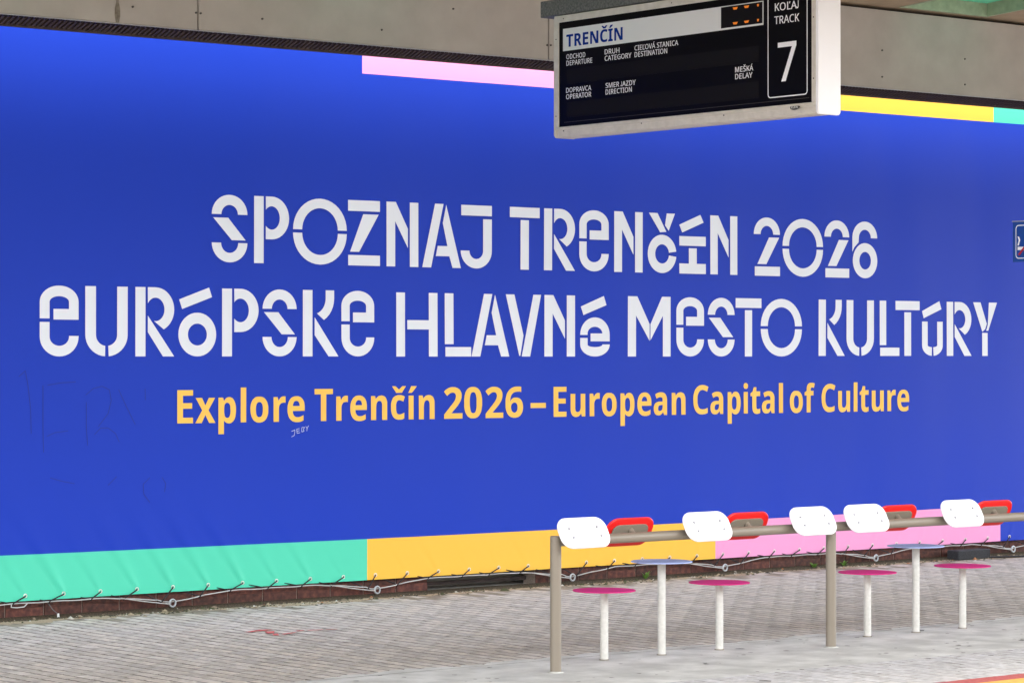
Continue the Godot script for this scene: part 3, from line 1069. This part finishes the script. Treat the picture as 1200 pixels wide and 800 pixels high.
# ---------------------------------------------------------------- litter, weeds, small things at the foot of the wall
func build_litter() -> void:
	var st := begin()
	var tones := [Color(0.30, 0.24, 0.16), Color(0.20, 0.16, 0.11), Color(0.05, 0.045, 0.03), Color(0.06, 0.065, 0.03), Color(0.45, 0.42, 0.36), Color(0.35, 0.15, 0.07), Color(0.6, 0.58, 0.54), Color(0.10, 0.09, 0.06)]
	for i in 8000:
		var x := rng.randf_range(6.0, 23.0)
		var dense := 0.5 + 0.5 * sin(x * 3.1) * sin(x * 1.3 + 2.0)
		var z := -0.045 + absf(rng.randfn(0.0, 0.085)) * (0.6 + 0.8 * dense)
		var r := rng.randf_range(0.004, 0.013) * (2.0 if rng.randf() < 0.07 else 1.0)
		var t: Color = tones[rng.randi() % 4 + (rng.randi() % 5 if rng.randf() < 0.3 else 0)]
		if z < 0.03 and rng.randf() < 0.6: t = tones[2 + rng.randi() % 2]
		st.set_color(t)
		var c := Vector3(x, 0.0, z)
		var hgt := r * rng.randf_range(0.4, 1.1)
		var n := 5
		var a0 := rng.randf() * TAU
		var len := rng.randf_range(1.0, 2.2)
		for k in n:
			var a := TAU * k / n
			var b := TAU * (k + 1) / n
			var p := Vector3(cos(a) * r * len, 0, sin(a) * r).rotated(Vector3.UP, a0)
			var q := Vector3(cos(b) * r * len, 0, sin(b) * r).rotated(Vector3.UP, a0)
			_oriented(st, [c + p, c + q, c + Vector3(0, hgt, 0)], Vector3(p.x, 0.02, p.z))
	var o := put(st.commit(), "leaf_litter", M.litter)
	tag(o, "dark leaf litter, grit and moss along the foot of the wall", "litter", "", "stuff")
	# mossy soil in the corner and sand washed over the first pavers
	var so := begin()
	var sa := begin()
	var nf := FastNoiseLite.new()
	nf.seed = 5
	nf.frequency = 1.0
	nf.fractal_octaves = 5
	var px := 5.9
	var pz := 0.03
	var ps := 0.15
	while px < 23.2:
		var x1 := px + 0.03
		var z1 := 0.07 + 0.06 * nf.get_noise_2d(x1 * 2.0, 3.0) + 0.03 * nf.get_noise_2d(x1 * 9.0, 8.0)
		var s1 := 0.16 + 0.20 * nf.get_noise_2d(x1 * 1.5, 30.0) + 0.10 * nf.get_noise_2d(x1 * 8.0, 60.0)
		quad(so, Vector3(px, 0.022, -0.052), Vector3(x1, 0.022, -0.052), Vector3(x1, 0.003, z1), Vector3(px, 0.003, pz))
		if s1 > z1 and ps > pz: quad(sa, Vector3(px, 0.0032, -0.04), Vector3(x1, 0.0032, -0.04), Vector3(x1, 0.0012, s1), Vector3(px, 0.0012, ps))
		px = x1
		pz = z1
		ps = s1
	tag(put(so.commit(), "moss_strip", M.moss), "dark mossy soil in the corner between plinth and pavers", "moss", "", "stuff")
	tag(put(sa.commit(), "sand", M.sand), "tan sand washed over the pavers along the wall", "sand", "", "stuff")
	var spots := [[15.02, 0.03, 0.075, "small green weed at the plinth behind the leftmost table"], [16.93, 0.02, 0.05, "low green weed at the plinth right of the yellow and pink border"], [17.28, 0.03, 0.05, "low green weed at the plinth left of the rail's middle post"]]
	for s in spots:
		var w := thing("weed", s[3], "weed", Vector3(s[0], 0.0, s[1]), "weeds at the foot of the wall")
		var l := begin()
		for k in 16:
			var a := rng.randf() * TAU
			var h: float = s[2] * rng.randf_range(0.4, 1.1)
			var dir := Vector3(cos(a), 0, sin(a))
			var tip := dir * rng.randf_range(0.02, 0.06) + Vector3(0, h, 0)
			var sd := dir.cross(Vector3.UP) * 0.011
			var mid := tip * 0.55 + Vector3(0, 0.012, 0)
			_oriented(l, [Vector3.ZERO, mid + sd, tip, mid - sd], Vector3.UP)
		put(l.commit(), "leaves", M.leaf, w)
		var s2 := begin()
		add_tube(s2, [Vector3(0, -0.005, 0), Vector3(0.004, s[2] * 0.6, 0.003)], 0.003, 5)
		put(s2.commit(), "stem", M.leaf, w)
	var bl := thing("rubber_block", "black rubber block lying against the plinth under the pink stripe", "block", Vector3(18.78, 0, 0.09))
	box("body", Vector3(-0.2, 0.0, -0.07), Vector3(0.22, 0.085, 0.07), M.rubber, bl, 0.008)
	box("grip_groove", Vector3(-0.17, 0.083, -0.02), Vector3(0.19, 0.088, 0.02), M.cord, bl)
	var ct := begin()
	var pts := []
	for i in 14:
		var u := i / 13.0
		pts.append(Vector3(lerpf(18.98, 20.6, u), 0.011, 0.16 + 0.10 * sin(u * 4.0) + 0.1 * u))
	add_tube(ct, pts, 0.010, 6)
	tag(put(ct.commit(), "ground_cable", M.cord), "black cable lying on the ground right of the rubber block", "cable")

# ---------------------------------------------------------------- leaning rail with pads
func build_rail() -> void:
	var z := 4.695
	var ax := 0.744
	var r := thing("leaning_rail", "taupe tubular leaning rail with white pads in front and red pads behind", "leaning rail", Vector3(10.21, 0, z))
	var o := Vector3(10.21, 0, z)
	var posts := [10.222, 12.432, 14.64]
	for k in 3:
		var x: float = posts[k] - o.x
		var st := begin()
		var top := ax + (0.031 if k != 1 else -0.026)
		add_lathe(st, Vector3(x, 0, 0), [[0.0, 0.0], [0.032, 0.0], [0.032, top - 0.003], [0.029, top], [0.0, top]], 20)
		put(st.commit(), "post", M.taupe, r)
		st = begin()
		add_lathe(st, Vector3(x, 0, 0), [[0.046, 0.0], [0.046, 0.005], [0.034, 0.007]], 18)
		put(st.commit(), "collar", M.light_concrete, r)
	var t := begin()
	add_tube(t, [Vector3(0.028, ax, 0), Vector3(posts[2] - o.x - 0.028, ax, 0)], 0.029, 20)
	put(t.commit(), "rail", M.taupe, r)
	var tilt := deg_to_rad(28.0)
	var outline := rounded(0.366, 0.19, 0.074)
	for wx in [10.375, 11.335, 12.212, 12.678, 13.555]:
		var c := Vector3(wx - o.x, 0.791, 0.066)
		var xf := Transform3D(Basis(Vector3.RIGHT, -tilt), c)
		var st := begin()
		add_slab(st, outline, 0.016, 0.005, xf)
		var pad := put(st.commit(), "pad", M.white_pad, r)
		pad.set_meta("label", "white rounded leaning pad on the track side of the rail")
		for b in [[-0.108, 0.024], [0.100, 0.028], [-0.096, -0.032], [0.112, -0.028]]:
			var s := CylinderMesh.new()
			s.top_radius = 0.0065; s.bottom_radius = 0.0075; s.height = 0.005; s.radial_segments = 10; s.rings = 1
			var bo := put(s, "screw", M.screw, pad)
			bo.transform = xf * Transform3D(Basis(Vector3.RIGHT, PI / 2), Vector3(b[0], b[1], 0.016))
		st = begin()
		add_slab(st, rounded(0.26, 0.11, 0.04), 0.006, 0.002, xf * Transform3D(Basis(), Vector3(0, 0, -0.012)))
		add_tube(st, [c + Vector3(0, 0.0, -0.01), c + Vector3(0, -0.045, -0.062)], 0.016, 10)
		put(st.commit(), "bracket", M.taupe, r)
	for rx in [10.832, 11.766, 13.075, 13.985]:
		var c := Vector3(rx - o.x, 0.772, -0.074)
		var xf := Transform3D(Basis(Vector3.RIGHT, tilt), c)
		var st := begin()
		add_slab(st, outline, 0.016, 0.005, xf)
		var pad := put(st.commit(), "pad", M.red_pad, r)
		pad.set_meta("label", "red rounded leaning pad on the wall side of the rail")
		st = begin()
		add_slab(st, rounded(0.275, 0.112, 0.042), 0.008, 0.002, xf * Transform3D(Basis(), Vector3(0.0, 0, 0.0125)))
		put(st.commit(), "plate", M.taupe, pad)
		st = begin()
		add_tube(st, [xf * Vector3(0, 0.018, 0.012), xf * Vector3(0, 0.016, 0.030)], 0.02, 14)
		add_tube(st, [c + Vector3(0, 0.015, 0.02), c + Vector3(0, -0.03, 0.07)], 0.016, 10)
		put(st.commit(), "bracket", M.taupe, r)

# ---------------------------------------------------------------- stools and tables
func round_top(called: String, part: String, label: String, category: String, group: String, x: float, z: float, h: float, rad: float, m: Material) -> void:
	var t := thing(called, label, category, Vector3(x, 0, z), group)
	var st := begin()
	add_lathe(st, Vector3.ZERO, [[0.0, h - 0.006], [rad - 0.002, h - 0.006], [rad, h - 0.0045], [rad, h - 0.0015], [rad - 0.002, h], [0.0, h]], 48)
	put(st.commit(), part, m, t)
	st = begin()
	add_lathe(st, Vector3.ZERO, [[0.0, 0.0], [0.0245, 0.0], [0.0245, h - 0.016]], 20)
	put(st.commit(), "leg", M.white_post, t)
	st = begin()
	add_lathe(st, Vector3.ZERO, [[0.031, 0.0], [0.030, 0.003], [0.0247, 0.006]], 16)
	put(st.commit(), "base_ring", M.stain, t)
	st = begin()
	add_lathe(st, Vector3.ZERO, [[0.0246, h - 0.016], [0.06, h - 0.012], [0.06, h - 0.0061]], 20)
	put(st.commit(), "mounting_flange", M.white_post, t)

func build_stools() -> void:
	var zs := 4.372
	round_top("stool", "seat", "magenta round stool nearest to the rail's end post", "stool", "magenta stools", 10.862, zs, 0.415, 0.188, M.magenta)
	round_top("stool", "seat", "magenta round stool right of the nearer pale blue table", "stool", "magenta stools", 11.792, zs, 0.415, 0.188, M.magenta)
	round_top("stool", "seat", "magenta round stool just right of the rail's middle post", "stool", "magenta stools", 13.087, zs, 0.415, 0.188, M.magenta)
	round_top("stool", "seat", "magenta round stool at the far right end of the row", "stool", "magenta stools", 13.985, zs, 0.415, 0.188, M.magenta)
	round_top("bistro_table", "table_top", "pale blue round table between the two nearer magenta stools", "table", "pale blue tables", 11.318, zs, 0.565, 0.186, M.table_blue)
	round_top("bistro_table", "table_top", "pale blue round table between the two farther magenta stools", "table", "pale blue tables", 13.538, zs, 0.565, 0.186, M.table_blue)

# ---------------------------------------------------------------- hanging departure board
func build_board() -> void:
	var X := 12.37
	var z0 := 2.087
	var z1 := 4.633
	var b := thing("departure_board", "hanging black departure display for track 7 with pale metal frame", "departure board", Vector3(X, 3.3, z0))
	var o := Vector3(X, 3.3, z0)
	# housing: a profile swept along the board
	var prof := [Vector2(0.006, 3.362), Vector2(0.006, 4.138), Vector2(0.185, 4.138), Vector2(0.185, 3.362), Vector2(0.15, 3.302), Vector2(0.04, 3.302)]
	var st := begin()
	for k in prof.size():
		var p: Vector2 = prof[k]
		var q: Vector2 = prof[(k + 1) % prof.size()]
		var mid := (p + q) * 0.5 - Vector2(0.095, 3.72)
		_oriented(st, [Vector3(p.x, p.y - o.y, 0.01), Vector3(q.x, q.y - o.y, 0.01), Vector3(q.x, q.y - o.y, z1 - z0), Vector3(p.x, p.y - o.y, z1 - z0)], Vector3(mid.x * 4.0, mid.y, 0))
	put(st.commit(), "housing", M.board_frame, b)
	var L := func(z: float, y: float, off: float) -> Vector3: return Vector3(-off, y - o.y, z - o.z)
	var bx := func(called: String, za: float, zb: float, ya: float, yb: float, off0: float, off1: float, m: Material, bev: float, parent: Node) -> MeshInstance3D:
		return box(called, Vector3(-off1, ya - o.y, za - o.z), Vector3(-off0, yb - o.y, zb - o.z), m, parent, bev)
	bx.call("frame_bar", z0, z1, 4.093, 4.14, -0.01, 0.006, M.board_frame, 0.003, b)
	bx.call("frame_bar", z0, z1, 3.358, 3.374, -0.01, 0.006, M.board_frame, 0.003, b)
	bx.call("frame_bar", z0, 2.136, 3.374, 4.093, -0.01, 0.0055, M.board_frame, 0.003, b)
	bx.call("frame_bar", 4.594, z1, 3.374, 4.093, -0.01, 0.0055, M.board_frame, 0.003, b)
	bx.call("lower_trim", z0, z1, 3.300, 3.358, -0.14, -0.012, M.board_frame, 0.012, b)
	var glass = bx.call("glass_panel", 2.136, 4.594, 3.374, 4.093, -0.02, -0.001, M.board_glass, 0.0, b)
	# end caps: one to the tracks (white), one to the wall
	st = begin()
	add_slab(st, rounded(0.196, 0.85, 0.02, 4), 0.022, 0.005, Transform3D(Basis(), Vector3(0.0925, 3.722 - o.y, z1 - z0 + 0.011)))
	put(st.commit(), "end_cap", M.board_white, b)
	st = begin()
	add_slab(st, rounded(0.19, 0.84, 0.02, 4), 0.02, 0.005, Transform3D(Basis(), Vector3(0.095, 3.722 - o.y, 0.0)))
	put(st.commit(), "end_cap", M.board_frame, b)
	# printed header, windows, captions
	bx.call("header_band", 2.179, 4.162, 3.893, 4.046, 0.0, 0.0015, M.band, 0.0, b)
	bx.call("clock_window", 3.771, 4.154, 3.905, 4.040, 0.0015, 0.003, M.lcd, 0.0, b)
	for w in [[3.665, 3.765], [3.435, 3.54]]:
		bx.call("display_window", 2.22, 4.12, w[0], w[1], 0.0, 0.001, M.lcd, 0.0, b)
	bx.call("painted_reflection", 2.19, 4.57, 3.402, 3.405, 0.0, 0.0012, M.edge_reflection, 0.0, b)  # thin line painted in place of a reflection along the glass edge
	for k in 3:
		for h in 2:
			var zc := 3.905 + 0.105 * k
			var yc := 3.927 if h == 0 else 4.022
			var wd := 0.024 if k < 2 else 0.010
			var tr := pl([zc - wd, yc + 0.007, zc + wd, yc + 0.007, zc + wd * 0.6, yc - 0.008, zc - wd * 0.6, yc - 0.008])
			st = begin()
			_oriented(st, [L.call(tr[0].x, tr[0].y, 0.0036), L.call(tr[1].x, tr[1].y, 0.0036), L.call(tr[2].x, tr[2].y, 0.0036), L.call(tr[3].x, tr[3].y, 0.0036)], Vector3(-1, 0, 0))
			put(st.commit(), "led_segment", M.led, b)
	# rounded outline of the track field
	var outer := rounded(0.356, 0.64, 0.025, 5)
	var inner := rounded(0.342, 0.626, 0.019, 5)
	st = begin()
	for i in outer.size():
		var j := (i + 1) % outer.size()
		var c := Vector2(4.379, 3.744)
		_oriented(st, [L.call(c.x + outer[i].x, c.y + outer[i].y, 0.0015), L.call(c.x + outer[j].x, c.y + outer[j].y, 0.0015), L.call(c.x + inner[j].x, c.y + inner[j].y, 0.0015), L.call(c.x + inner[i].x, c.y + inner[i].y, 0.0015)], Vector3(-1, 0, 0))
	put(st.commit(), "field_outline", M.print_white, b)
	var texts := [
		["TRENČÍN", 2.216, 2.806, 3.918, 0.085, M.print_blue, 0.0025, true],
		["ODCHOD", 2.216, 2.417, 3.834, 0.034, M.print_white, 0.0018, false],
		["DEPARTURE", 2.216, 2.490, 3.790, 0.034, M.print_white, 0.0018, false],
		["DRUH", 2.620, 2.772, 3.834, 0.034, M.print_white, 0.0018, false],
		["CATEGORY", 2.620, 2.894, 3.790, 0.034, M.print_white, 0.0018, false],
		["CIEĽOVÁ STANICA", 2.926, 3.360, 3.834, 0.034, M.print_white, 0.0018, false],
		["DESTINATION", 2.926, 3.252, 3.790, 0.034, M.print_white, 0.0018, false],
		["DOPRAVCA", 2.213, 2.480, 3.604, 0.034, M.print_white, 0.0018, false],
		["OPERATOR", 2.213, 2.480, 3.560, 0.034, M.print_white, 0.0018, false],
		["SMER JAZDY", 2.629, 2.937, 3.606, 0.034, M.print_white, 0.0018, false],
		["DIRECTION", 2.629, 2.898, 3.562, 0.034, M.print_white, 0.0018, false],
		["MEŠKÁ", 3.902, 4.070, 3.612, 0.034, M.print_white, 0.0018, false],
		["DELAY", 3.902, 4.062, 3.568, 0.034, M.print_white, 0.0018, false],
		["KOĽAJ", 4.266, 4.478, 3.968, 0.050, M.print_white, 0.0018, false],
		["TRACK", 4.262, 4.485, 3.886, 0.050, M.print_white, 0.0018, false],
		["7", 4.293, 4.459, 3.522, 0.247, M.print_white, 0.0018, false]]
	for t in texts:
		var off: float = t[6]
		if "J" in t[0]:
			for m in word_letters(t[0], font_medium, t[1], t[2], t[3], t[4], func(x, y): return L.call(x, y, off)): put(m, "caption", t[5], b)
			continue
		put(text_mesh(t[0], font_heavy if t[7] else font_medium, t[1], t[2], t[3], t[4], func(x, y): return L.call(x, y, off)), "caption", t[5], b)
	# small oval maker's badge on the lower frame
	st = begin()
	add_slab(st, arc(0, 0, 0.04, 0.017, 0, 351), 0.004, 0.001, Transform3D(Basis(Vector3(0, 0, 1), Vector3(0, 1, 0), Vector3(-1, 0, 0)), Vector3(-0.003, 3.352 - o.y, 4.445 - o.z)))
	var badge := put(st.commit(), "badge", M.bolt, b)
	put(text_mesh("ELEN", font_bold, 4.417, 4.473, 3.346, 0.012, func(x, y): return L.call(x, y, 0.0056)), "badge_print", M.band, badge)
	var rv := CylinderMesh.new()
	rv.top_radius = 0.0045; rv.bottom_radius = 0.0045; rv.height = 0.004; rv.radial_segments = 8; rv.rings = 1
	for s in [[2.11, 3.45], [2.11, 3.98], [2.19, 4.116], [3.3, 4.116], [2.19, 3.345], [3.0, 3.345], [3.8, 3.345], [4.614, 3.52], [4.614, 3.9], [4.49, 3.352]]:
		var ro := put(rv, "rivet", M.bolt, b)
		ro.transform = Transform3D(Basis(Vector3(0, 0, 1), PI / 2), L.call(s[0], s[1], 0.006))
	# galvanised channel above, hung from the canopy
	var h := thing("support_channel", "dark galvanised steel channel carrying the departure board", "beam", Vector3(X, 4.14, 1.93))
	box("channel_web", Vector3(0.0, 0.006, 0.0), Vector3(0.03, 0.118, 2.9), M.beam, h, 0.004)
	box("channel_flange", Vector3(0.03, 0.006, 0.0), Vector3(0.17, 0.016, 2.9), M.beam, h)
	box("channel_flange", Vector3(0.03, 0.106, 0.0), Vector3(0.17, 0.116, 2.9), M.beam, h)
	for z in [0.45, 2.4]:
		var yt := soffit_y(1.93 + z) - 4.14 - 0.002
		tube("hanger_rod", [Vector3(0.09, 0.116, z), Vector3(0.09, yt, z)], 0.012, M.galv, h)

# ---------------------------------------------------------------- no smoking sign on the canopy column, right edge
func build_sign() -> void:
	var X := 15.5
	var s := thing("no_smoking_sign", "blue no smoking sign with white rounded border at the right edge", "sign", Vector3(X, 2.476, 3.483))
	box("plate", Vector3(0, 0, 0), Vector3(0.012, 0.292, 0.27), M.sign_blue, s, 0.002)
	box("top_rail", Vector3(-0.004, 0.288, -0.003), Vector3(0.016, 0.296, 0.273), M.flashing, s)
	var outer := rounded(0.238, 0.242, 0.028, 5)
	var inner := rounded(0.226, 0.230, 0.022, 5)
	var c := Vector2(0.149, 0.144)
	var st := begin()
	for i in outer.size():
		var j := (i + 1) % outer.size()
		_oriented(st, [Vector3(-0.002, c.y + outer[i].y, c.x + outer[i].x), Vector3(-0.002, c.y + outer[j].y, c.x + outer[j].x), Vector3(-0.002, c.y + inner[j].y, c.x + inner[j].x), Vector3(-0.002, c.y + inner[i].y, c.x + inner[i].x)], Vector3(-1, 0, 0))
	put(st.commit(), "border", M.print_white, s)
	box("cigarette", Vector3(-0.002, 0.085, 0.048), Vector3(-0.0005, 0.108, 0.20), M.print_white, s)
	st = begin()
	var sm := [[0.052, 0.118], [0.058, 0.14], [0.064, 0.155], [0.058, 0.172], [0.052, 0.182]]
	for i in sm.size() - 1:
		_oriented(st, [Vector3(-0.002, sm[i][1], sm[i][0] - 0.005), Vector3(-0.002, sm[i][1], sm[i][0] + 0.009), Vector3(-0.002, sm[i + 1][1], sm[i + 1][0] + 0.009), Vector3(-0.002, sm[i + 1][1], sm[i + 1][0] - 0.005)], Vector3(-1, 0, 0))
	put(st.commit(), "smoke", M.print_white, s)
	st = begin()
	_oriented(st, [Vector3(-0.004, 0.052, 0.052), Vector3(-0.004, 0.046, 0.068), Vector3(-0.004, 0.225, 0.245), Vector3(-0.004, 0.236, 0.23)], Vector3(-1, 0, 0))
	put(st.commit(), "red_bar", M.sign_red, s)
	box("bracket", Vector3(0.012, 0.13, 0.25), Vector3(0.03, 0.16, 0.36), M.galv, s)
	var col := thing("canopy_column", "grey steel column just outside the right edge carrying the sign", "column", Vector3(X + 0.05, 0, 3.92))
	tube("shaft", [Vector3(0, 0.012, 0), Vector3(0, soffit_y(3.92) - 0.003, 0)], 0.085, M.beam, col, 20)
	tube("base_plate", [Vector3(0, 0.0, 0), Vector3(0, 0.012, 0)], 0.14, M.beam, col, 20)

# ---------------------------------------------------------------- scene
func _ready() -> void:
	rng.seed = 20260
	cut_rng.seed = 77
	var cam := Camera3D.new()
	cam.name = "camera"
	add_child(cam)
	cam.position = Vector3(0, 1.8, 17.0526)
	cam.rotation_degrees = Vector3(0.2952, -38.7073, 0)
	cam.fov = 13.822
	cam.near = 0.1
	cam.far = 1500.0
	cam.current = true
	var env := Environment.new()
	env.background_mode = Environment.BG_SKY
	var sky := Sky.new()
	var sm := ProceduralSkyMaterial.new()
	sm.sky_top_color = Color(0.87, 0.89, 0.925)
	sm.sky_horizon_color = Color(0.94, 0.94, 0.945)
	sm.sky_curve = 0.2
	sm.ground_bottom_color = Color(0.45, 0.44, 0.42)
	sm.ground_horizon_color = Color(0.7, 0.7, 0.69)
	sky.sky_material = sm
	env.sky = sky
	env.background_energy_multiplier = 1.0
	env.tonemap_mode = Environment.TONE_MAPPER_LINEAR
	env.tonemap_exposure = 10.0
	env.sdfgi_enabled = true
	env.ssao_enabled = true
	env.ssil_enabled = true
	var we := WorldEnvironment.new()
	we.name = "world_environment"
	we.environment = env
	add_child(we)
	var sun := DirectionalLight3D.new()
	sun.name = "sun"
	add_child(sun)
	sun.light_energy = 0.15
	sun.light_angular_distance = 20.0
	sun.light_color = Color(1.0, 0.96, 0.9)
	sun.shadow_enabled = true
	sun.look_at_from_position(Vector3(-0.2, 1.46, 1.0), Vector3.ZERO, Vector3.UP)

	font_regular = SystemFont.new()
	font_regular.font_names = PackedStringArray(["Droid Sans"])
	font_bold = SystemFont.new()
	font_bold.font_names = PackedStringArray(["Droid Sans"])
	font_bold.font_weight = 700
	font_medium = FontVariation.new()
	font_medium.base_font = font_regular
	font_medium.variation_embolden = 0.3
	font_heavy = FontVariation.new()
	font_heavy.base_font = font_bold
	font_heavy.variation_embolden = 0.2
	make_materials()
	build_platform()
	build_wall()
	build_canopy()
	build_sky_blocker()
	build_banner()
	build_board()
	build_rail()
	build_stools()
	build_ties()
	build_sign()
	build_litter()
